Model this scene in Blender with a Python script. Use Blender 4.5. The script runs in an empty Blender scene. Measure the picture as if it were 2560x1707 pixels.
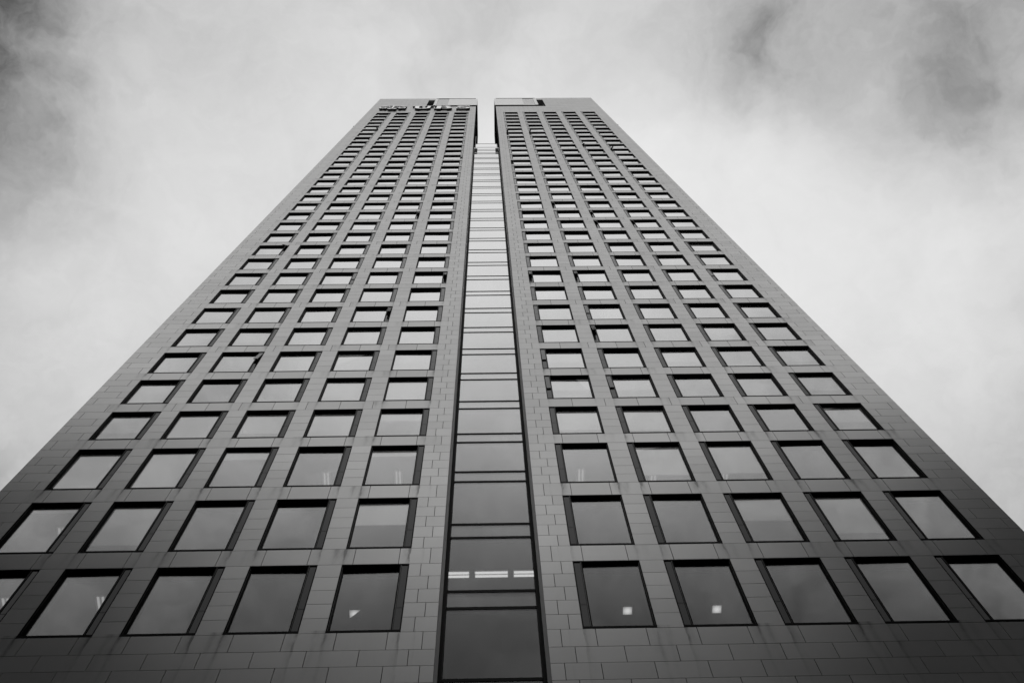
import bpy, bmesh, math, random
from mathutils import Matrix, Vector, Euler
random.seed(7)
SC = bpy.context.scene
COL = SC.collection

# ------------------------------------------------------------------ camera
ZO = 41.9426                      # ground to head of the fourth window row
CAM = Vector((-0.008, -15.9686, 1.7))
cd = bpy.data.cameras.new('camera'); cam = bpy.data.objects.new('camera', cd); COL.objects.link(cam)
cd.sensor_width = 36.0; cd.lens = 2670.776 / 2560 * 36.0
cd.clip_start = 0.1; cd.clip_end = 6000
cam.location = CAM
cam.rotation_euler = (2.82528114, 0.0244142161, 0.00350914569)
SC.camera = cam
SC.render.resolution_x = 1024; SC.render.resolution_y = 682

# ------------------------------------------------------------------ sky, sun, exposure
SUN_EL, SUN_AZ = math.radians(38), math.radians(180)      # behind the viewer, veiled by cloud
W = bpy.data.worlds.new('World'); SC.world = W; W.use_nodes = True
nt = W.node_tree; nt.nodes.clear()
def N(tree, typ, **kw):
    n = tree.nodes.new(typ)
    for k, v in kw.items(): setattr(n, k, v)
    return n
def math_node(tree, op, a, b=None, clamp=False):
    n = N(tree, 'ShaderNodeMath', operation=op); n.use_clamp = clamp
    for i, v in enumerate((a, b)):
        if v is None: continue
        if isinstance(v, (int, float)): n.inputs[i].default_value = v
        else: tree.links.new(v, n.inputs[i])
    return n.outputs[0]
out = N(nt, 'ShaderNodeOutputWorld'); bg = N(nt, 'ShaderNodeBackground'); bg.inputs[1].default_value = 0.1
nt.links.new(bg.outputs[0], out.inputs[0])
sky = N(nt, 'ShaderNodeTexSky', sky_type='NISHITA'); sky.sun_disc = False
sky.sun_elevation = SUN_EL; sky.sun_rotation = SUN_AZ
bw = N(nt, 'ShaderNodeRGBToBW'); nt.links.new(sky.outputs[0], bw.inputs[0])
tc = N(nt, 'ShaderNodeTexCoord')
def vmath(op, a, b=None, scale=None):
    n = N(nt, 'ShaderNodeVectorMath', operation=op)
    for i, v in enumerate((a, b)):
        if v is None: continue
        if isinstance(v, tuple): n.inputs[i].default_value = v
        else: nt.links.new(v, n.inputs[i])
    if scale is not None: n.inputs['Scale'].default_value = scale
    return n
def wnoise(vec, scale, detail, rough=0.55, dist=0.0):
    n = N(nt, 'ShaderNodeTexNoise'); nt.links.new(vec, n.inputs['Vector'])
    n.inputs['Scale'].default_value = scale; n.inputs['Detail'].default_value = detail
    n.inputs['Roughness'].default_value = rough; n.inputs['Distortion'].default_value = dist
    return n
dirv = vmath('NORMALIZE', tc.outputs['Generated']).outputs[0]
wn = wnoise(dirv, 9.0, 5, 0.55)
wv = vmath('SUBTRACT', wn.outputs['Color'], (0.5, 0.5, 0.5)).outputs[0]
warped = vmath('ADD', dirv, vmath('SCALE', wv, scale=0.16).outputs[0]).outputs[0]
# cloud deck: bright where the veiled sun glows, darker banks of cloud elsewhere
BANKS = [((0.2620, 0.040, 0.9642), 0.045, -0.22), ((0.3915, 0.048, 0.9189), 0.035, -0.03), ((0.3790, 0.104, 0.9195), 0.03, -0.05),
         ((0.17, 0.03, 0.985), 0.06, -0.12), ((-0.335, 0.14, 0.932), 0.10, 0.07), ((0.29, 0.10, 0.952), 0.08, 0.09),
         ((0.1045, 0.2627, 0.9592), 0.34, 0.336), ((-0.3898, 0.0237, 0.9206), 0.1, -0.37),
         ((-0.3948, 0.1002, 0.9133), 0.12, -0.36), ((-0.3577, 0.0693, 0.9312), 0.1, 0.288),
         ((0.2409, 0.0277, 0.9702), 0.10, -0.20), ((0.3828, 0.0464, 0.9226), 0.09, -0.06),
         ((0.3641, 0.0697, 0.9288), 0.07, -0.047), ((0.4327, 0.0141, 0.9014), 0.09, -0.121),
         ((0.3812, 0.1023, 0.9188), 0.07, -0.125), ((-0.2458, 0.0223, 0.9691), 0.14, -0.043),
         ((-0.4026, 0.2305, 0.8859), 0.2, 0.229), ((0.4439, 0.1516, 0.8831), 0.12, 0.187),
         ((-0.0037, 0.0, 1.0), 0.12, -0.22), ((0.41, 0.33, 0.85), 0.16, 0.14),
         ((0.0, -0.27, 0.963), 0.26, 0.24), ((-0.005, 0.0762, 0.9971), 0.6, 0.383)]
lum = 0.20
for c, s, w in BANKS:
    df = vmath('SUBTRACT', warped if s < 0.13 else dirv, c)
    dt = N(nt, 'ShaderNodeVectorMath', operation='DOT_PRODUCT')
    nt.links.new(df.outputs[0], dt.inputs[0]); nt.links.new(df.outputs[0], dt.inputs[1])
    e = math_node(nt, 'EXPONENT', math_node(nt, 'MULTIPLY', dt.outputs['Value'], -1.0 / s ** 2))
    lum = math_node(nt, 'ADD', math_node(nt, 'MULTIPLY', e, w), lum)
n1 = wnoise(dirv, 6.5, 6, 0.5, 0.6)
n2 = wnoise(warped, 13.0, 7, 0.58, 0.5)
var = math_node(nt, 'ADD', math_node(nt, 'MULTIPLY', math_node(nt, 'SUBTRACT', n1.outputs[0], 0.5), 0.58),
                math_node(nt, 'MULTIPLY', math_node(nt, 'SUBTRACT', n2.outputs[0], 0.5), 0.40))
n3 = wnoise(warped, 34.0, 7, 0.6, 0.4)
var = math_node(nt, 'ADD', var, math_node(nt, 'MULTIPLY', math_node(nt, 'SUBTRACT', n3.outputs[0], 0.5), 0.30))
# finer billows show where the deck is dark
gate = math_node(nt, 'POWER', math_node(nt, 'SUBTRACT', 1.18, lum, True), 1.6)
var = math_node(nt, 'MULTIPLY', var, gate)
lum = math_node(nt, 'ADD', lum, var)
lum = math_node(nt, 'MULTIPLY', lum, 6.8)
lum = math_node(nt, 'ADD', lum, math_node(nt, 'MINIMUM', math_node(nt, 'MULTIPLY', bw.outputs[0], 0.03), 0.6))
comb = N(nt, 'ShaderNodeCombineColor')
for i in range(3): nt.links.new(lum, comb.inputs[i])
nt.links.new(comb.outputs[0], bg.inputs[0])

sd = bpy.data.lights.new('sun', 'SUN'); sd.energy = 1.5; sd.angle = math.radians(16); sd.color = (1, 0.995, 0.985)
sun = bpy.data.objects.new('sun', sd); COL.objects.link(sun); sun.location = (0, -60, 120)
sdir = Vector((math.sin(SUN_AZ) * math.cos(SUN_EL), math.cos(SUN_AZ) * math.cos(SUN_EL), math.sin(SUN_EL)))
sun.rotation_euler = (-sdir).to_track_quat('-Z', 'Y').to_euler()

SC.view_settings.view_transform = 'Standard'; SC.view_settings.look = 'None'
SC.view_settings.exposure = 0.5; SC.view_settings.gamma = 1.0; SC.view_settings.use_curve_mapping = False
SC.cycles.max_bounces = 6; SC.cycles.diffuse_bounces = 3; SC.cycles.transparent_max_bounces = 12

# ------------------------------------------------------------------ materials (all neutral greys)
def base_mat(name, v, rough=0.6, spec=0.5, metal=0.0):
    m = bpy.data.materials.new(name); m.use_nodes = True
    b = m.node_tree.nodes['Principled BSDF']
    b.inputs['Base Color'].default_value = (v, v, v, 1); b.inputs['Roughness'].default_value = rough
    b.inputs['Specular IOR Level'].default_value = spec; b.inputs['Metallic'].default_value = metal
    return m
def grain(m, v, amount, scale, bump=0.0, detail=5, stretch=(1, 1, 1)):
    """small-scale value variation from world position, optional bump"""
    t = m.node_tree; b = t.nodes['Principled BSDF']
    g = N(t, 'ShaderNodeNewGeometry'); mp = N(t, 'ShaderNodeMapping'); mp.inputs['Scale'].default_value = stretch
    t.links.new(g.outputs['Position'], mp.inputs[0])
    n = N(t, 'ShaderNodeTexNoise'); n.inputs['Scale'].default_value = scale; n.inputs['Detail'].default_value = detail
    t.links.new(mp.outputs[0], n.inputs['Vector'])
    k = math_node(t, 'ADD', math_node(t, 'MULTIPLY', math_node(t, 'SUBTRACT', n.outputs[0], 0.5), amount), 1.0)
    k = math_node(t, 'MULTIPLY', k, v)
    c = N(t, 'ShaderNodeCombineColor')
    for i in range(3): t.links.new(k, c.inputs[i])
    t.links.new(c.outputs[0], b.inputs['Base Color'])
    if bump:
        bp = N(t, 'ShaderNodeBump'); bp.inputs['Strength'].default_value = bump; bp.inputs['Distance'].default_value = 0.01
        t.links.new(n.outputs[0], bp.inputs['Height']); t.links.new(bp.outputs[0], b.inputs['Normal'])
    return m

PITCH, WIN_W, X0, FLOOR, WIN_H = 2.685, 1.981, 2.3985, 3.7, 2.848
def stone_material():
    m = base_mat('pale_stone', 0.45, 0.75, 0.3); t = m.node_tree; b = t.nodes['Principled BSDF']
    L = t.links
    g = N(t, 'ShaderNodeNewGeometry'); sp = N(t, 'ShaderNodeSeparateXYZ'); L.new(g.outputs['Position'], sp.inputs[0])
    X, Z = math_node(t, 'ABSOLUTE', sp.outputs[0]), sp.outputs[2]
    def noise(scale, detail, stretch=(1, 1, 1), rough=0.5):
        mp = N(t, 'ShaderNodeMapping'); mp.inputs['Scale'].default_value = stretch
        L.new(g.outputs['Position'], mp.inputs[0])
        n = N(t, 'ShaderNodeTexNoise'); n.inputs['Scale'].default_value = scale
        n.inputs['Detail'].default_value = detail; n.inputs['Roughness'].default_value = rough
        L.new(mp.outputs[0], n.inputs['Vector']); return n.outputs[0]
    A = lambda *a, **k: math_node(t, *a, **k)
    # value: fine grain, broad cloudiness, a tone for each slab
    val = A('ADD', A('MULTIPLY', A('SUBTRACT', noise(60, 4), 0.5), 0.12), 1.0)
    val = A('ADD', val, A('MULTIPLY', A('SUBTRACT', noise(0.9, 4), 0.5), 0.10))
    val = A('ADD', val, A('MULTIPLY', A('SUBTRACT', noise(3.0, 5, (1, 1, 0.45), 0.65), 0.5), 0.10))
    oi = N(t, 'ShaderNodeObjectInfo'); at = N(t, 'ShaderNodeAttribute'); at.attribute_name = 'tone'
    val = A('ADD', val, A('MULTIPLY', A('SUBTRACT', oi.outputs['Random'], 0.5), 0.11))
    val = A('ADD', val, A('MULTIPLY', at.outputs['Fac'], 0.09))
    # rain streaks that run down from the corners of the window openings
    wob = A('MULTIPLY', A('SUBTRACT', noise(1.6, 4, (1, 1, 0.8)), 0.5), 0.16)
    xx = A('ADD', A('SUBTRACT', X, X0), wob)
    col = A('FLOOR', A('DIVIDE', xx, PITCH)); fx = A('SUBTRACT', xx, A('MULTIPLY', col, PITCH))
    def band(c, w):      # soft vertical band around c
        d = A('DIVIDE', A('SUBTRACT', fx, c), w)
        return A('EXPONENT', A('MULTIPLY', A('MULTIPLY', d, d), -1.0))
    thin = A('ADD', band(0.035, 0.045), band(WIN_W - 0.02, 0.045))
    wide = A('ADD', A('ADD', band(0.08, 0.14), band(WIN_W - 0.04, 0.16)), band(WIN_W + 0.25, 0.10))
    zr = A('SUBTRACT', Z, ZO)
    hi = A('GREATER_THAN', zr, -1.0)
    p1 = A('DIVIDE', zr, FLOOR); f1 = A('MULTIPLY', A('FRACT', p1), FLOOR)
    p2 = A('DIVIDE', A('ADD', zr, 12.342), 4.33); f2 = A('MULTIPLY', A('SUBTRACT', p2, A('FLOOR', p2)), 4.33)
    lowz = A('ADD', zr, 15.868)                                     # below the lowest sill
    s1 = A('MULTIPLY', A('LESS_THAN', f1, 0.86), A('ADD', A('DIVIDE', f1, 1.3), 0.25))
    s2 = A('MULTIPLY', A('LESS_THAN', f2, 0.93), A('ADD', A('DIVIDE', f2, 1.2), 0.3))
    s3 = A('MULTIPLY', A('MULTIPLY', A('LESS_THAN', lowz, 0.0), 0.75), A('EXPONENT', A('MULTIPLY', A('MINIMUM', lowz, 0.0), 0.75)))
    use2 = A('MULTIPLY', A('SUBTRACT', 1.0, hi), A('GREATER_THAN', lowz, 0.0))
    run = A('ADD', A('ADD', A('MULTIPLY', s1, hi), A('MULTIPLY', s2, use2)), s3)
    wnz = N(t, 'ShaderNodeTexWhiteNoise', noise_dimensions='3D'); cb = N(t, 'ShaderNodeCombineXYZ')
    L.new(A('ADD', col, A('MULTIPLY', A('SIGN', sp.outputs[0]), 31.0)), cb.inputs[0])
    L.new(A('FLOOR', A('ADD', A('MULTIPLY', A('FLOOR', p1), hi), A('MULTIPLY', A('FLOOR', p2), A('SUBTRACT', 1.0, hi)))), cb.inputs[1])
    L.new(cb.outputs[0], wnz.inputs[0])
    amt = A('ADD', A('MULTIPLY', wnz.outputs[0], 0.75), 0.25)
    broken = A('MULTIPLY', A('SUBTRACT', noise(2.2, 5, (2.2, 1, 0.5), 0.7), 0.30), 2.6, clamp=True)
    st = A('MULTIPLY', A('MULTIPLY', A('ADD', A('MULTIPLY', thin, 1.0), A('MULTIPLY', wide, 0.55)), broken), A('MULTIPLY', run, amt))
    st = A('MULTIPLY', st, A('GREATER_THAN', A('SUBTRACT', 15.6, X), 0.0))
    st = A('MULTIPLY', st, A('GREATER_THAN', X, 2.0))
    st = A('MULTIPLY', st, A('LESS_THAN', zr, 112.0))
    st = A('SUBTRACT', 1.0, A('MINIMUM', A('MULTIPLY', st, 1.05), 0.62))
    val = A('MULTIPLY', A('MULTIPLY', val, st), 0.45)
    c = N(t, 'ShaderNodeCombineColor')
    for i in range(3): L.new(val, c.inputs[i])
    L.new(c.outputs[0], b.inputs['Base Color'])
    bp = N(t, 'ShaderNodeBump'); bp.inputs['Strength'].default_value = 0.25; bp.inputs['Distance'].default_value = 0.004
    L.new(noise(45, 4), bp.inputs['Height']); L.new(bp.outputs[0], b.inputs['Normal'])
    return m
M = {}
M['stone'] = stone_material()
M['joint'] = grain(base_mat('joint_backing', 0.02, 0.9, 0.1), 0.02, 0.4, 6)
M['frame'] = grain(base_mat('black_window_metal', 0.0025, 0.7, 0.04), 0.0025, 0.5, 9)
M['bead'] = base_mat('grey_metal_bead', 0.03, 0.35, 0.4)
M['vent'] = grain(base_mat('dark_vent_metal', 0.006, 0.14, 0.42), 0.006, 0.25, 3)
M['louvre'] = grain(base_mat('pale_metal_panel', 0.62, 0.38, 0.5), 0.62, 0.08, 1.2)
M['dark_panel'] = grain(base_mat('dark_cladding', 0.006, 0.7, 0.1), 0.006, 0.4, 1.0)
M['letter'] = base_mat('white_letter_face', 0.80, 0.4, 0.5)
M['letter_side'] = base_mat('dark_letter_side', 0.01, 0.6, 0.2)  # dark sides; shade of the undersides is put into this colour
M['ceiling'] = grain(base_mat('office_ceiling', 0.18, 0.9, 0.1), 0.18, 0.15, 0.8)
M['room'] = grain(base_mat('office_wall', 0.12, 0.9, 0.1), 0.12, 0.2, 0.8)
M['blind'] = grain(base_mat('roller_blind_fabric', 0.8, 0.95, 0.05), 0.8, 0.08, 12)
M['board'] = base_mat('pale_board', 0.45, 0.8, 0.1)
M['steel'] = base_mat('grey_steel', 0.16, 0.4, 0.5)
M['asphalt'] = grain(base_mat('asphalt', 0.05, 0.9, 0.2), 0.05, 0.5, 4, 0.3)
M['render_wall'] = grain(base_mat('grey_render', 0.16, 0.9, 0.2), 0.16, 0.25, 1.5)
def lamp_mat(name, e, soft=0.0, reach=0.15):
    """lit diffuser; soft > 0 lets it fall off from the lamp's middle"""
    m = bpy.data.materials.new(name); m.use_nodes = True; t = m.node_tree; t.nodes.clear()
    o = N(t, 'ShaderNodeOutputMaterial'); em = N(t, 'ShaderNodeEmission'); em.inputs[1].default_value = e
    em.inputs[0].default_value = (1, 1, 1, 1)
    if soft:
        tc = N(t, 'ShaderNodeTexCoord'); ln = N(t, 'ShaderNodeVectorMath', operation='LENGTH')
        t.links.new(tc.outputs['Object'], ln.inputs[0])
        k = math_node(t, 'DIVIDE', ln.outputs['Value'], reach)
        k = math_node(t, 'EXPONENT', math_node(t, 'MULTIPLY', math_node(t, 'MULTIPLY', k, k), -soft))
        t.links.new(math_node(t, 'MULTIPLY', k, e), em.inputs[1])
    t.links.new(em.outputs[0], o.inputs[0]); return m
M['tube'] = lamp_mat('fluorescent_tube', 0.75)
M['tube_soft'] = lamp_mat('office_diffuser', 0.85, 0.9)
M['tube_dim'] = lamp_mat('office_tube', 0.34)
M['reflector'] = base_mat('white_reflector', 0.7, 0.5, 0.3)
def glass_material(name, r0, p, tint, wave):
    """coated glazing: reflectance rises towards grazing, the rest goes through"""
    m = bpy.data.materials.new(name); m.use_nodes = True; t = m.node_tree; t.nodes.clear(); L = t.links
    o = N(t, 'ShaderNodeOutputMaterial'); mix = N(t, 'ShaderNodeMixShader')
    tr = N(t, 'ShaderNodeBsdfTransparent'); tr.inputs[0].default_value = (tint, tint, tint, 1)
    gl = N(t, 'ShaderNodeBsdfGlossy'); gl.inputs['Roughness'].default_value = 0.02
    gl.inputs['Color'].default_value = (0.97, 0.97, 0.97, 1)
    g = N(t, 'ShaderNodeNewGeometry'); dp = N(t, 'ShaderNodeVectorMath', operation='DOT_PRODUCT')
    L.new(g.outputs['True Normal'], dp.inputs[0]); L.new(g.outputs['Incoming'], dp.inputs[1])
    c = math_node(t, 'ABSOLUTE', dp.outputs['Value'])
    mr = N(t, 'ShaderNodeMapRange', interpolation_type='SMOOTHSTEP')
    L.new(math_node(t, 'SUBTRACT', 1.0, c, True), mr.inputs[0])
    mr.inputs[1].default_value, mr.inputs[2].default_value = p
    mr.inputs[3].default_value, mr.inputs[4].default_value = r0, 0.92
    f = mr.outputs[0]
    n = N(t, 'ShaderNodeTexNoise'); n.inputs['Scale'].default_value = 0.7; n.inputs['Detail'].default_value = 1
    L.new(g.outputs['Position'], n.inputs['Vector'])
    bp = N(t, 'ShaderNodeBump'); bp.inputs['Strength'].default_value = 1.0; bp.inputs['Distance'].default_value = wave
    L.new(n.outputs[0], bp.inputs['Height']); L.new(bp.outputs[0], gl.inputs['Normal'])
    L.new(f, mix.inputs[0]); L.new(tr.outputs[0], mix.inputs[1]); L.new(gl.outputs[0], mix.inputs[2])
    L.new(mix.outputs[0], o.inputs[0]); return m
M['glass'] = glass_material('coated_glass', 0.04, (0.39, 0.79), 0.82, 0.004)
M['slot_glass'] = glass_material('slot_glass', 0.085, (0.42, 0.80), 0.80, 0.004)
M['screen'] = glass_material('clear_screen_glass', 0.02, (0.75, 1.6), 0.97, 0.002)

# ------------------------------------------------------------------ mesh helpers
class MB:
    """collects boxes and prisms; build() links them as ONE mesh object"""
    def __init__(s): s.v, s.f, s.mi, s.tone = [], [], [], []
    def quad_faces(s, idx, mi, tone):
        for q in idx: s.f.append(q); s.mi.append(mi); s.tone.append(tone)
    def box(s, x0, x1, y0, y1, z0, z1, mi=0, tone=0.0, back=True, mat=None):
        if x1 < x0: x0, x1 = x1, x0
        b = len(s.v)
        pts = [(x, y, z) for x in (x0, x1) for y in (y0, y1) for z in (z0, z1)]
        if mat: pts = [tuple(mat @ Vector(p)) for p in pts]
        s.v += pts
        fs = [(0, 4, 5, 1), (0, 1, 3, 2), (4, 6, 7, 5), (1, 5, 7, 3), (0, 2, 6, 4)]
        if back: fs.append((2, 3, 7, 6))
        s.quad_faces([tuple(b + i for i in q) for q in fs], mi, tone)
        return s
    def prism(s, poly, y0, y1, mi_face=0, mi_side=1):
        """polygon in x,z (counter-clockwise seen from -y) pushed from y0 (front) to y1"""
        b, n = len(s.v), len(poly)
        s.v += [(x, y0, z) for x, z in poly] + [(x, y1, z) for x, z in poly]
        s.f.append(tuple(b + i for i in range(n))); s.mi.append(mi_face); s.tone.append(0)
        s.f.append(tuple(b + n + i for i in reversed(range(n)))); s.mi.append(mi_side); s.tone.append(0)
        for i in range(n):
            j = (i + 1) % n
            s.f.append((b + i, b + n + i, b + n + j, b + j)); s.mi.append(mi_side); s.tone.append(0)
        return s
    def mesh(s, name, mats):
        me = bpy.data.meshes.new(name); me.from_pydata(s.v, [], s.f)
        for m in mats: me.materials.append(m)
        me.polygons.foreach_set('material_index', s.mi)
        if any(s.tone):
            a = me.attributes.new('tone', 'FLOAT', 'FACE'); a.data.foreach_set('value', s.tone)
        me.update(); return me
def link(name, me, parent=None, loc=(0, 0, 0)):
    o = bpy.data.objects.new(name, me); COL.objects.link(o); o.location = loc
    if parent: o.parent = parent
    return o
def build(mb, name, mats, parent=None, loc=(0, 0, 0)):
    if not isinstance(mats, (list, tuple)): mats = [mats]
    return link(name, mb.mesh(name, mats), parent, loc)
def tag(o, label=None, cat=None, group=None, kind=None):
    for k, v in (('label', label), ('category', cat), ('group', group), ('kind', kind)):
        if v: o[k] = v
    return o
VIEW = Euler((2.82528114, 0.0244142161, 0.00350914569)).to_matrix().transposed()
def px(p):
    q = VIEW @ (Vector(p) - CAM); return (1280 - 2670.8 * q.x / q.z, 853.5 + 2670.8 * q.y / q.z)
def shown(x0, x1, z0, z1):
    """how large a piece of the front shows: its area inside the frame"""
    P = [px((x, 0, z)) for x, z in ((x0, z0), (x1, z0), (x1, z1), (x0, z1))]
    P = [(min(max(a, 0), 2560), min(max(b, 0), 1707)) for a, b in P]
    return abs(sum(P[i][0] * P[(i + 1) % 4][1] - P[(i + 1) % 4][0] * P[i][1] for i in range(4))) / 2

# ------------------------------------------------------------------ ground
g = MB(); g.v = [(-900, -900, 0), (900, -900, 0), (900, 900, 0), (-900, 900, 0)]; g.quad_faces([(0, 1, 2, 3)], 0, 0)
tag(build(g, 'ground', M['asphalt']), kind='structure')

# ------------------------------------------------------------------ the tower
tower = tag(link('office_tower', None), 'tall pale stone office tower split by a glazed central slot', 'tower')
TOP = {0: -12.342 + ZO, 1: -8.012 + ZO, 2: -3.687 + ZO}; BOT = {0: -15.868 + ZO, 1: -11.42 + ZO, 2: -7.085 + ZO}
for r in range(3, 34): TOP[r] = FLOOR * (r - 3) + ZO; BOT[r] = TOP[r] - WIN_H
ROWS = range(34)
XS, XE = 1.457, 16.55                      # slot edge and outer edge of each wing
ZNOTCH, ZTOP, XNOTCH = 118.95 + ZO, 131.4 + ZO, 8.78
colx = [X0 + PITCH * k for k in range(5)]
ZLOW = 12.0                                # below this only a plain plinth (never in view)

# courses from the top of the highest window row downwards: (z0, z1, bond, is_window_course)
courses = []
par = 0                                    # 0 = bond A, 1 = bond B
for r in reversed(ROWS):
    n = 5 if r < 3 else 4; h = (TOP[r] - BOT[r]) / n
    for k in range(n):
        courses.append((TOP[r] - (k + 1) * h, TOP[r] - k * h, par, True)); par ^= 1
    if r > 0: courses.append((TOP[r - 1], BOT[r], par, False)); par ^= 1
z = BOT[0]
courses.append((z - 0.797, z, par, False)); par ^= 1; z -= 0.797
while z > ZLOW + 0.7:
    courses.append((z - 0.695, z, par, False)); par ^= 1; z -= 0.695
ZPL = z
par = 1; z = TOP[33]; h1 = (ZNOTCH - z) / 11; h2 = (ZTOP - ZNOTCH) / 17
for k in range(28):
    h = h1 if k < 11 else h2
    courses.append((z, z + h, par, False)); par ^= 1; z += h

JT = 0.009                                 # half a joint
stones = []                                # (side, x0, x1, z0, z1)
for z0, z1, b, win in courses:
    if win:
        spans = [(XS, X0, [1.806] if b == 0 else [2.053]),
                 (colx[4] + WIN_W, XE, [16.21] if b == 0 else [15.48])]
        spans += [(colx[k] + WIN_W, colx[k + 1], []) for k in range(4)]
    else:
        jl = [1.806] + [2.725 + 1.3425 * k for k in range(10)] + [16.21] if b == 0 else [2.053 if z0 > BOT[0] else 2.127] + [3.391 + 1.3425 * k for k in range(10)]
        spans = [(XS if z1 < ZNOTCH + 0.1 else XNOTCH, XE, jl)]
    for a, e, js in spans:
        xs = [a] + [j for j in js if a + 0.05 < j < e - 0.05] + [e]
        for i in range(len(xs) - 1):
            l = xs[i] + (JT if i > 0 or a > XS + 0.01 and not win and a == XNOTCH else 0) if i > 0 else xs[i]
            rr = xs[i + 1] - (JT if i + 1 < len(xs) - 1 else 0)
            for s in (-1, 1): stones.append((s, l, rr, z0 + JT, z1 - JT))
ranked = sorted(range(len(stones)), key=lambda i: -shown(stones[i][0] * stones[i][1], stones[i][0] * stones[i][2], stones[i][3], stones[i][4]))
picked = set(ranked[:300])

walls = {}
for s in (-1, 1):
    mb = MB(); y0, y1 = 0.045, 0.45
    def wb(x0, x1, z0, z1): mb.box(s * x0, s * x1, y0, y1, z0, z1)
    e = 0.012
    wb(XS + e, XE - e, 0, BOT[0])                                    # below the windows
    for k in range(6):
        a = XS + e if k == 0 else colx[k - 1] + WIN_W + 0.002
        b = XE - e if k == 5 else colx[k] - 0.002
        wb(a, b, BOT[0], TOP[33])
    for r in ROWS:
        if r > 0:
            for c in colx: wb(c - 0.002, c + WIN_W + 0.002, TOP[r - 1] + 0.002, BOT[r] - 0.002)
    wb(XS + e, XE - e, TOP[33], ZNOTCH - 0.01)
    wb(XNOTCH + e, XE - e, ZNOTCH - 0.01, ZTOP - 0.01)
    walls[s] = build(mb, 'facade_wall', M['joint'], tower)
# stones: the 300 that show largest are pieces of their own, the rest one piece
cache = {}
rest = {-1: MB(), 1: MB()}
for i, (s, x0, x1, z0, z1) in enumerate(stones):
    dy = random.uniform(-0.0015, 0.0015)
    if i in picked:
        key = (round(x1 - x0, 3), round(z1 - z0, 3))
        if key not in cache:
            w, h = key; cache[key] = MB().box(-w / 2, w / 2, 0, 0.042, -h / 2, h / 2).mesh('stone_panel', [M['stone']])
        link('stone_panel', cache[key], walls[s], (s * (x0 + x1) / 2, dy, (z0 + z1) / 2))
    else:
        rest[s].box(s * x0, s * x1, dy, 0.042, z0, z1, tone=random.uniform(-0.6, 0.6), back=False)
for s in (-1, 1): tag(build(rest[s], 'stone_cladding', M['stone'], walls[s]), kind='stuff')

# body of the tower behind the front: side walls, core, roofs
for s in (-1, 1):
    mb = MB()
    mb.box(s * 16.2, s * (XE - 0.013), 0.46, 36, 0, ZTOP - 0.02)     # outer side wall
    mb.box(s * 2.2, s * 16.19, 9.0, 36, 0, ZNOTCH - 0.3)             # core
    mb.box(s * 2.2, s * 16.19, 0.46, 8.99, ZNOTCH - 0.5, ZNOTCH - 0.02)
    mb.box(s * (XNOTCH + 0.02), s * 16.19, 0.46, 9.0, ZNOTCH + 0.0, ZTOP - 0.02)
    build(mb, 'wing_body', M['stone'], tower)
    # return of the stone beside the notch, and the fascia above the gap
    build(MB().box(s * 7.7, s * (XNOTCH - 0.002), 0.02, 1.2, 128.86 + ZO, ZTOP - 0.005), 'fascia', M['stone'], tower)

# floor slabs: their undersides are the office ceilings seen through the lower windows
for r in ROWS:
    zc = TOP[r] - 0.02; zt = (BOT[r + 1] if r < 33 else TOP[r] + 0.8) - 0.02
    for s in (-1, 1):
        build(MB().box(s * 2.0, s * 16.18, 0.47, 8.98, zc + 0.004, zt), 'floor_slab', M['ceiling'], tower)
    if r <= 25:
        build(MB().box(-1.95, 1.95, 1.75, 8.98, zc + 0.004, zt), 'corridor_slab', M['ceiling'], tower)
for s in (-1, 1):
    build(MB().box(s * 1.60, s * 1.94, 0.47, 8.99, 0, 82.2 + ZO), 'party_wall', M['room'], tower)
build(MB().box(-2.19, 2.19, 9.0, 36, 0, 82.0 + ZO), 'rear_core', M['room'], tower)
for s in (-1, 1):   # wing wall that stands free above the slot roof
    build(MB().box(s * (XS + 0.05), s * 1.95, 0.46, 2.6, 82.25 + ZO, ZNOTCH - 0.03), 'slot_return', M['dark_panel'], tower)
    build(MB().box(s * 1.96, s * 2.19, 2.3, 9, 82.25 + ZO, ZNOTCH - 0.03), 'slot_return', M['dark_panel'], tower)

# ------------------------------------------------------------------ windows
def frame_mb(s, h, mb=None, ox=0.0, oz=0.0, mi=0):
    """frame of an opening WIN_W x h; local x runs outward from the slot side, mirrored by s"""
    mb = mb or MB(); w = WIN_W
    def b(x0, x1, y0, y1, z0, z1, k=0): mb.box(s * (ox + x0), s * (ox + x1), y0, y1, oz + z0, oz + z1, mi + k)
    b(0.0, w, 0.006, 0.20, h - 0.035, h)                      # head
    b(0.0, w, 0.004, 0.20, 0.0, 0.12)                        # sill
    b(w - 0.032, w, 0.007, 0.20, 0.092, h - 0.035)            # outer jamb
    b(w - 0.037, w - 0.032, 0.045, 0.050, 0.093, h - 0.036, 1)   # thin bead
    b(w - 0.042, w - 0.032, 0.07, 0.19, 0.092, h - 0.036)
    b(0.0, 0.038, 0.007, 0.20, 0.092, h - 0.035)              # inner jamb
    b(0.222, 0.276, 0.010, 0.20, 0.092, h - 0.035)            # mullion beside the vent
    b(0.230, 0.236, 0.0065, 0.010, 0.10, h - 0.05, 1)
    b(0.038, 0.222, 0.16, 0.18, 0.092, h - 0.035)             # back of the vent cavity
    b(0.276, w - 0.044, 0.08, 0.20, h - 0.055, h - 0.036)     # head of the glazing
    return mb
def pane_mb(s, h, mb=None, ox=0.0, oz=0.0, mi=0):
    mb = mb or MB()
    mb.box(s * (ox + 0.270), s * (ox + WIN_W - 0.040), 0.133, 0.150, oz + 0.06, oz + h - 0.05, mi); return mb
SPLIT = 1.215
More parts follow.
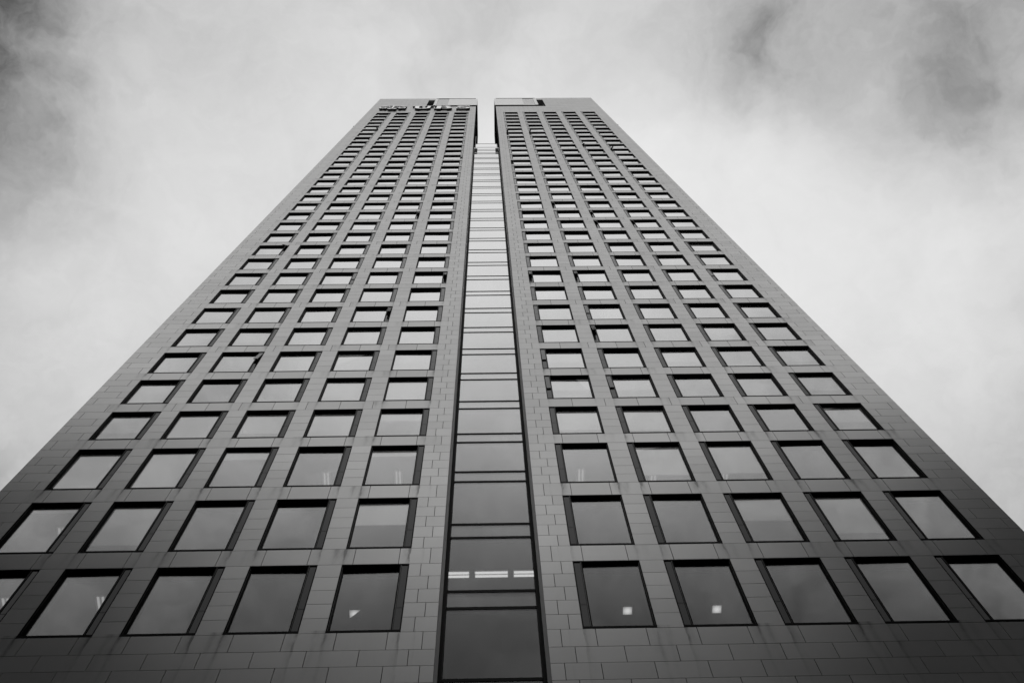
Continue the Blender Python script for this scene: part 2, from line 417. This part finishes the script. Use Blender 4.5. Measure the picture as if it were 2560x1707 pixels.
def vent_low(s, h, mb=None, ox=0.0, oz=0.0, mi=0):
    mb = mb or MB(); mb.box(s * (ox + 0.042), s * (ox + 0.218), 0.030, 0.060, oz + 0.121, oz + SPLIT - 0.012, mi); return mb
def vent_top(s, h, mb=None, ox=0.0, oz=0.0, mi=0, drop=True):
    """flap hinged along its top edge; local origin at the hinge when drop"""
    mb = mb or MB(); L = h - 0.038 - SPLIT - 0.010
    if drop: mb.box(s * 0.042, s * 0.218, 0.0, 0.030, -L, 0, mi)
    else: mb.box(s * (ox + 0.042), s * (ox + 0.218), 0.030, 0.060, oz + SPLIT + 0.010, oz + h - 0.038, mi)
    return mb
meshes = {}
def shared(key, fn, mats):
    if key not in meshes: meshes[key] = fn().mesh(key[0], mats)
    return meshes[key]
# vents that stand open: (side, column counted from the slot, row): degrees
OPEN = {(-1, 4, 5): 9, (-1, 1, 7): 0, (1, 1, 5): 2.0, (1, 1, 4): 2.2, (-1, 1, 9): 9, (1, 1, 9): 8.5, (1, 2, 9): 9,
        (-1, 5, 11): 16, (1, 2, 6): 10.5, (1, 2, 7): 1.2, (-1, 2, 7): 9, (1, 2, 4): 2.2, (1, 2, 14): 0, (1, 2, 15): 9, (1, 3, 14): 8,
        (1, 3, 13): 11, (1, 4, 13): 12, (-1, 2, 14): 10, (1, 1, 21): 9, (1, 1, 27): 20, (1, 2, 27): 20, (1, 4, 24): 14,
        (1, 5, 23): 18, (-1, 1, 22): 3, (-1, 5, 28): 20, (1, 5, 9): 1.0, (-1, 3, 9): 1.2, (1, 3, 5): 0}
# blinds part way down: share of the glass covered from the head
BLIND = {(1, 3, 1): .48, (1, 4, 1): .76, (-1, 4, 1): .78, (-1, 1, 1): .46, (-1, 5, 1): .10, (-1, 1, 2): .16, (-1, 3, 2): .20,
         (1, 2, 2): .74, (1, 3, 2): .72, (1, 1, 3): .72, (1, 2, 3): .76, (1, 5, 3): .55, (-1, 5, 3): .62, (-1, 3, 3): .70,
         (-1, 1, 3): .30, (1, 1, 4): .48, (1, 2, 4): .50, (1, 5, 4): .62, (-1, 2, 4): .80, (1, 1, 5): .50, (1, 3, 5): .55,
         (-1, 2, 5): .75, (1, 5, 5): .60, (-1, 4, 6): .6, (1, 4, 6): .5, (-1, 5, 6): .8}
for r_ in range(2, 8):            # most rooms of the left wing are shaded
    for c_ in range(1, 6):
        if (r_ * 7 + c_ * 3) % 5: BLIND.setdefault((-1, c_, r_), (1.0, .92, 1.0, .85)[(r_ + c_) % 4])
for (s_, c_, r_) in [(random.choice((-1, 1)), random.randint(1, 5), random.randint(6, 22)) for _ in range(60)]:
    BLIND.setdefault((s_, c_, r_), random.choice((.3, .5, .7, .85, 1.0)))
upper = MB()
for r in ROWS:
    h = TOP[r] - BOT[r]; hk = round(h, 3)
    for s in (-1, 1):
        for ci, cx in enumerate(colx):
            if r >= 30:        # past the three hundred largest
                frame_mb(s, h, upper, cx, BOT[r], 0); pane_mb(s, h, upper, cx, BOT[r], 2)
                vent_low(s, h, upper, cx, BOT[r], 3); vent_top(s, h, upper, cx, BOT[r], 3, False)
                continue
            wdw = link('window', shared(('window', s, hk), lambda: frame_mb(s, h), [M['frame'], M['bead']]), tower, (s * cx, 0, BOT[r]))
            link('pane', shared(('pane', s, hk), lambda: pane_mb(s, h), [M['glass']]), wdw).rotation_euler = (math.radians(random.gauss(0, .16)), 0, math.radians(random.gauss(0, .2)))
            link('vent_panel', shared(('vent_panel', s, hk), lambda: vent_low(s, h), [M['vent']]), wdw)
            fl = link('vent_flap', shared(('vent_flap', s, hk), lambda: vent_top(s, h), [M['vent']]), wdw, (0, 0.030, h - 0.038))
            a = OPEN.get((s, ci + 1, r), 0)
            if a: fl.rotation_euler = (math.radians(-a), 0, 0)
            f = BLIND.get((s, ci + 1, r))
            if f:
                gh = h - 0.13; q = MB().box(s * 0.29, s * (WIN_W - 0.06), 0.166, 0.170, h - 0.07 - gh * f, h - 0.040)
                q.box(s * 0.29, s * (WIN_W - 0.06), 0.160, 0.178, h - 0.095 - gh * f, h - 0.07 - gh * f)
                build(q, 'blind', M['blind'], wdw)
tag(build(upper, 'upper_windows', [M['frame'], M['bead'], M['glass'], M['vent']], tower), kind='stuff')

# ------------------------------------------------------------------ glazed slot
SG = 1.50
mb = MB(); ztopslot = 82.25 + ZO
for s in (-1, 1):
    mb.box(s * 1.352, s * 1.59, 1.29, 1.60, 0, ztopslot)
slot = build(mb, 'slot_glazing', M['frame'], tower)
spandrels = [(TOP[r], BOT[r + 1]) for r in range(0, 26)]
zprev = ZLOW
bars = []
zz = BOT[0]
bars.append((zz - 0.09, zz))
for a, b in spandrels: bars += [(a - 0.115, a - 0.025), (b - 0.09, b + 0.0)]
bars[-1] = (ztopslot - 0.09, ztopslot)
def trans(): return MB().box(-1.351, 1.351, 1.486, 1.58, -0.068, 0.068)
tm = trans().mesh('transom', [M['frame']])
for a, b in bars: link('transom', tm, slot, (0, 0, (a + b) / 2))
edges = sorted([(a + b) / 2 for a, b in bars])
levels = [ZLOW] + edges
for a, b in zip(levels[:-1], levels[1:]):
    hh = b - a
    if hh > 1.5: build(MB().box(-1.345, 1.345, SG, SG + 0.02, a + 0.02, b - 0.02), 'pane', M['slot_glass'], slot)
    else:
        sp_ = build(MB().box(-1.345, 1.345, SG, SG + 0.02, a + 0.02, b - 0.02), 'spandrel_pane', M['slot_glass'], slot)
        build(MB().box(-1.345, 1.345, SG + 0.09, SG + 0.11, a + 0.03, b - 0.03), 'back_panel', M['room'], sp_)
# stone linings of the slot, one slab per storey and spandrel
lv = [ZLOW, BOT[0]] + [v for a, b in spandrels for v in (a - 0.07, b - 0.045)]
for s in (-1, 1):
    for a, b in zip(lv[:-1], lv[1:]):
        build(MB().box(s * XS, s * (XS + 0.05), 0.046, 1.285, a + 0.012, b - 0.012), 'jamb_slab', M['stone'], walls[s])
    build(MB().box(s * (XS + 0.055), s * 1.59, 0.46, 1.27, 0, ztopslot), 'jamb_backing', M['joint'], walls[s])
build(MB().box(-1.5, 1.5, 1.62, 9.0, ztopslot - 0.25, ztopslot - 0.05), 'slot_roof', M['dark_panel'], tower)
# glass wind screen above the slot roof
screen = build(MB().box(-1.33, 1.33, 1.505, 1.515, ztopslot, 89.92 + ZO), 'wind_screen', M['screen'], tower)
for zb in (83.9, 84.95, 86.75, 89.95):
    build(MB().box(-1.34, 1.34, 1.49, 1.53, -0.03, 0.03), 'rail', M['steel'], screen, (0, 0, zb + ZO))
for s, zt in ((-1, 97.6), (1, 90.4)):
    build(MB().box(s * 1.04, s * 1.40, 1.36, 1.485, 82.5 + ZO, 84.9 + ZO), 'post_base', M['frame'], screen)
    build(MB().box(s * 1.27, s * 1.32, 1.60, 1.65, 84.9 + ZO, zt + ZO), 'post', M['steel'], screen)

# ------------------------------------------------------------------ louvred boxes in the notched crown
for s in (-1, 1):
    mb = MB(); xa, xb = 1.30, 7.80; zb, zt = 121.05 + ZO, 130.75 + ZO
    mb.box(s * xa, s * xb, 0.10, 5.75, zb, zt - 0.02)
    mb.box(s * (xa + 0.25), s * 7.70, -0.02, 5.75, 131.0 + ZO, 131.3 + ZO)     # roof edge above
    mb.box(s * (xa + 0.4), s * 7.6, 0.35, 5.7, zt - 0.02, 131.0 + ZO)
    box = build(mb, 'louvre_box', M['dark_panel'], tower)
    n = 8; ph = (zt - zb) / n
    for k in range(n):
        a = zb + k * ph
        build(MB().box(s * xa, s * 5.68, 0.0, 0.09, a + 0.045, a + ph - 0.045), 'metal_panel', M['louvre'], box)
        build(MB().box(s * 7.36, s * xb, -0.01, 0.09, a + 0.04, a + ph - 0.04), 'corner_panel', M['louvre'], box)
        # louvre blade leaning out at its foot
        q = MB().box(s * 5.70, s * 7.34, -0.02, 0.02, -ph * 0.46, ph * 0.46, mat=Matrix.Rotation(math.radians(-1.2), 4, 'X'))
        build(q, 'louvre_blade', M['louvre'], box, (0, 0.06, a + ph / 2))
    # dark lining of the notch
    build(MB().box(s * (XS + 0.1), s * (XNOTCH - 0.02), 5.8, 6.0, ZNOTCH, ZTOP - 0.3), 'notch_back', M['dark_panel'], tower)
# thin roof edging and its corner light
build(MB().box(-XE, -XNOTCH, 0.002, 0.3, ZTOP - 0.002, ZTOP + 0.05), 'roof_edging', M['steel'], tower)
build(MB().box(XNOTCH, XE, 0.002, 0.3, ZTOP - 0.002, ZTOP + 0.05), 'roof_edging', M['steel'], tower)

# ------------------------------------------------------------------ sign: three letters and an emblem of crossed keys
sign = tag(link('rooftop_sign', None, None, (0, 0, 112.8 + ZO)), 'raised white letters UBS beside an emblem of three crossed keys', 'sign')
YF, YB = -0.38, -0.08
def letter(polys, name, x, w, h):
    mb = MB()
    for p in polys: mb.prism([(x + a * w, b * h) for a, b in p], YF, YB)
    return build(mb, name, [M['letter'], M['letter_side']], sign)
def arc(cx, cz, rx, rz, a0, a1, n):
    return [(cx + rx * math.cos(math.radians(a0 + (a1 - a0) * i / n)), cz + rz * math.sin(math.radians(a0 + (a1 - a0) * i / n))) for i in range(n + 1)]
def ring_polys(cx, cz, ro, ri, a0, a1, n, ez=1.0):
    o, i = arc(cx, cz, ro, ro * ez, a0, a1, n), arc(cx, cz, ri, ri * ez, a0, a1, n)
    return [[o[k], o[k + 1], i[k + 1], i[k]] for k in range(n)]
H = 3.6
# U with slab serifs
U = [[(.13, .42), (.33, .42), (.33, .93), (.13, .93)], [(.0, .93), (.46, .93), (.46, 1), (.0, 1)],
     [(.72, .42), (.87, .42), (.87, .93), (.72, .93)], [(.60, .93), (1, .93), (1, 1), (.60, 1)]]
o1 = arc(.50, .42, .37, .42, 180, 360, 14); i1 = arc(.525, .42, .195, .30, 180, 360, 14)
U += [[o1[k], o1[k + 1], i1[k + 1], i1[k]] for k in range(14)]
letter(U, 'letter', -10.48, 3.0, H)
Bp = [[(.0, 0), (.44, 0), (.44, .07), (.0, .07)], [(.0, .93), (.44, .93), (.44, 1), (.0, 1)], [(.12, .07), (.36, .07), (.36, .93), (.12, .93)]]
for zc_, rz, rx in ((.255, .255, .44), (.755, .245, .38)):
    o1 = arc(.52, zc_, rx, rz, -90, 90, 12); i1 = arc(.50, zc_, rx - .24, rz - .075, -90, 90, 12)
    Bp += [[o1[k], o1[k + 1], i1[k + 1], i1[k]] for k in range(12)]
    Bp += [[(.36, zc_ - rz), (.52, zc_ - rz), (.50, zc_ - rz + .075), (.36, zc_ - rz + .075)], [(.36, zc_ + rz - .075), (.50, zc_ + rz - .075), (.52, zc_ + rz), (.36, zc_ + rz)]]
letter(Bp, 'letter', -7.30, 2.62, H)
# S as a swept band
pts = arc(.50, .74, .33, .19, 20, 200, 12) + arc(.50, .74, .33, .19, 200, 262, 4)[1:] + arc(.50, .27, .34, .20, 82, -160, 18)
Sp = []
for k in range(len(pts) - 1):
    def side(i):
        a = pts[max(i - 1, 0)]; b = pts[min(i + 1, len(pts) - 1)]
        dx, dz = b[0] - a[0], b[1] - a[1]; L_ = math.hypot(dx, dz); return (-dz / L_ * .12, dx / L_ * .07)
    n0, n1_ = side(k), side(k + 1); p, q = pts[k], pts[k + 1]
    Sp.append([(p[0] - n0[0], p[1] - n0[1]), (q[0] - n1_[0], q[1] - n1_[1]), (q[0] + n1_[0], q[1] + n1_[1]), (p[0] + n0[0], p[1] + n0[1])])
Sp += [[(.84, .68), (.93, .68), (.93, .97), (.84, .97)], [(.04, .04), (.13, .04), (.13, .32), (.04, .32)]]
letter(Sp, 'letter', -4.26, 2.1, H)
# emblem: three keys crossed in the middle, rings below, bits above
def key(ang, rad, dz):
    mb = MB(); polys = [[(-.09, -1.1), (.09, -1.1), (.09, 2.0), (-.09, 2.0)], [(.09, 1.45), (.62, 1.45), (.62, 1.95), (.09, 1.95)],
                        [(-.5, 1.55), (-.09, 1.55), (-.09, 1.85), (-.5, 1.85)], [(-.22, -1.2), (.22, -1.2), (.22, -1.02), (-.22, -1.02)]]
    polys += ring_polys(0, -1.72, .62, .30, 0, 360, 18, 0.85)
    ca, sa = math.cos(math.radians(ang)), math.sin(math.radians(ang))
    for p in polys:
        mb.prism([((x * ca - z * sa) * rad - 13.2, (x * sa + z * ca) * rad + 2.15 + dz) for x, z in p], YF - 0.02 * (ang == 0), YB)
    build(mb, 'key', [M['letter'], M['letter_side']], sign)
for a_, r_, d_ in ((0, 1.08, -.1), (52, 1.0, .1), (-52, 1.0, .1)): key(a_, r_, d_)

# ------------------------------------------------------------------ small things on the edges
def edge_lamp(x, z, label):
    o = tag(link('warning_lamp', None, None, (x, 0.4, z)), label, 'lamp', 'warning lamps on the tower edges')
    s = -1 if x < 0 else 1
    build(MB().box(0, s * 0.30, -0.03, 0.03, -0.03, 0.03), 'bracket', M['steel'], o)
    build(MB().box(s * 0.30, s * 0.44, -0.07, 0.07, -0.05, 0.12).box(s * 0.32, s * 0.42, -0.05, 0.05, 0.12, 0.20), 'lamp_head', M['frame'], o)
edge_lamp(-XE, 98.6 + ZO, 'tiny dark lamp on a bracket at the left edge near the tower top')
edge_lamp(XE, 98.6 + ZO, 'tiny dark lamp on a bracket at the right edge near the tower top')
o = tag(link('roof_mast', None, None, (16.25, 0.2, ZTOP + 0.05)), 'short dark stub on the top right corner of the tower roof', 'mast')
build(MB().box(-0.35, 0.3, -0.1, 0.1, 0, 0.35), 'base', M['frame'], o)
build(MB().box(-0.05, 0.05, -0.05, 0.05, 0.35, 0.8), 'stub', M['frame'], o)

# ------------------------------------------------------------------ lamps behind the glass
def tubes(name, label, x0, x1, y0, y1, zc, along, mat, grp):
    o = tag(link(name, None, None, ((x0 + x1) / 2, (y0 + y1) / 2, zc)), label, 'lamp', grp)
    w, d = (x1 - x0) / 2, (y1 - y0) / 2
    build(MB().box(-w - .03, w + .03, -d - .03, d + .03, -0.05, 0), 'housing', M['reflector'], o)
    if along == 'x':
        for c in (-d * .6, d * .6): build(MB().box(-w, w, c - d * .30, c + d * .30, -0.09, -0.051), 'tube', mat, o)
    elif along == 'y':
        for c in (-w * .5, w * .5): build(MB().box(c - w * .20, c + w * .20, -d, d, -0.09, -0.051), 'tube', mat, o)
    else: build(MB().box(-w, w, -d, d, -0.07, -0.051), 'diffuser', mat, o)
zc = TOP[1] - 0.02
for x0, x1, t_ in ((-1.55, -0.76, 'left'), (-0.54, 0.56, 'middle'), (0.78, 1.55, 'right')):
    tubes('tube_lamp', 'lit twin fluorescent lamp in the glazed slot, %s one of three' % t_, x0, x1, 2.78, 3.0, zc, 'x', M['tube'], 'lit tube lamps in the slot')
zc = TOP[0] - 0.02
for x, t_ in ((4.07, 'first'), (6.76, 'second')):
    tubes('square_lamp', 'small lit square ceiling lamp in the lowest row, %s window right of the slot' % t_, x - .13, x + .13, 1.54, 1.78, zc, 'q', M['tube_soft'], 'lit square ceiling lamps')
o = tag(link('wedge_lamp', None, None, (-4.07, 1.62, zc)), 'small lit wedge shaped ceiling lamp in the lowest window left of the slot', 'lamp')
q = MB(); q.v = [(-.16, -.13, -.051), (.16, -.13, -.051), (-.16, .13, -.051), (-.16, -.13, -.075), (.16, -.13, -.075), (-.16, .13, -.075)]
q.quad_faces([(2, 1, 0), (4, 5, 3), (1, 4, 3, 0), (2, 5, 4, 1), (0, 3, 5, 2)], 0, 0)
build(q, 'diffuser', M['tube_soft'], o); build(MB().box(-.17, .17, -.15, .15, -.05, 0), 'housing', M['bead'], o)
for x, r, t_ in ((-11.5, 0, 'lowest row, second window from the left edge'), (-14.27, 0, 'lowest row, window at the left edge'),
                 (-14.26, 1, 'second row, window at the left edge')):
    tubes('ceiling_lamp', 'lit tube lamp cut off by the frame, ' + t_, x - .14, x + .14, 0.9, 1.7, TOP[r] - .02, 'y', M['tube_dim'], 'lit ceiling lamps behind windows')
for x, y, t_ in ((-6.11, 1.05, 'second window left of the slot'), (-3.43, 1.03, 'first window left of the slot'), (3.41, 1.05, 'first window right of the slot'),
                 (6.14, 1.25, 'second window right of the slot'), (8.85, 1.25, 'third window right of the slot')):
    tubes('ceiling_lamp', 'lit twin tube lamp in the third row, ' + t_, x - .13, x + .13, y, y + 1.3, TOP[2] - .02, 'y', M['tube_dim'], 'lit ceiling lamps behind windows')
# pale boards standing in the lowest room left of the slot
o = tag(link('display_board', None, None, (-3.35, 1.0, BOT[0])), 'faint pale board behind the lowest window left of the slot', 'board')
build(MB().box(-0.45, 0.40, 0, 0.03, 0.9, 1.6), 'panel', M['board'], o)
for x in (-0.40, 0.35): build(MB().box(x - .02, x + .02, 0, 0.03, 0.0, 0.9), 'leg', M['board'], o)

# ------------------------------------------------------------------ unseen blocks added around the forecourt to shade the tower's foot
def block(x0, x1, y0, y1, h, label, face):
    o = tag(link('shading_block', None, None, ((x0 + x1) / 2, (y0 + y1) / 2, 0)), label, 'building', 'added blocks that shade the tower foot')
    w, d = (x1 - x0) / 2, (y1 - y0) / 2
    build(MB().box(-w, w, -d, d, 0, h), 'wall', M['render_wall'], o)
    build(MB().box(-w - .2, w + .2, -d - .2, d + .2, h + 0.002, h + .4), 'cornice', M['stone'], o)
    fl = int(h // 3.8); L = d if face in ('+x', '-x') else w
    pane = None
    for f in range(1, fl):
        for k in range(int(2 * L // 3.0)):
            c = -L + 1.5 + 3.0 * k
            if face == '+x': q = (w + .004, w + .03, c - .8, c + .8)
            elif face == '-x': q = (-w - .03, -w - .004, c - .8, c + .8)
            else: q = (c - .8, c + .8, d + .004, d + .03)
            if pane is None: pane = MB().box(*q, 0, 2.0).mesh('window', [M['vent']]); base = q
            wi = link('window', pane, o, (q[0] - base[0], q[2] - base[2], f * 3.8 + .9))
block(-33, -22.0, -30, -1, 36, 'added unseen grey block on the left that shades the facade', '+x')
block(22.0, 33, -30, -1, 36, 'added unseen grey block on the right that shades the facade', '-x')
# added light blocker, stepped so shade climbs the facade towards its edges
for k, (a, b, hh) in enumerate(((5.5, 10.5, 55), (10.55, 15.5, 60), (15.55, 34, 65))):
    t_ = ('inner', 'middle', 'outer')[k]
    block(a, b, -44, -30.5, hh, 'right %s step of the added shading block behind the viewer' % t_, '+y')
    block(-b, -a, -44, -30.5, hh, 'left %s step of the added shading block behind the viewer' % t_, '+y')
block(-5.45, 5.45, -44, -30.5, 48.5, 'low middle step of the added shading block behind the viewer', '+y')
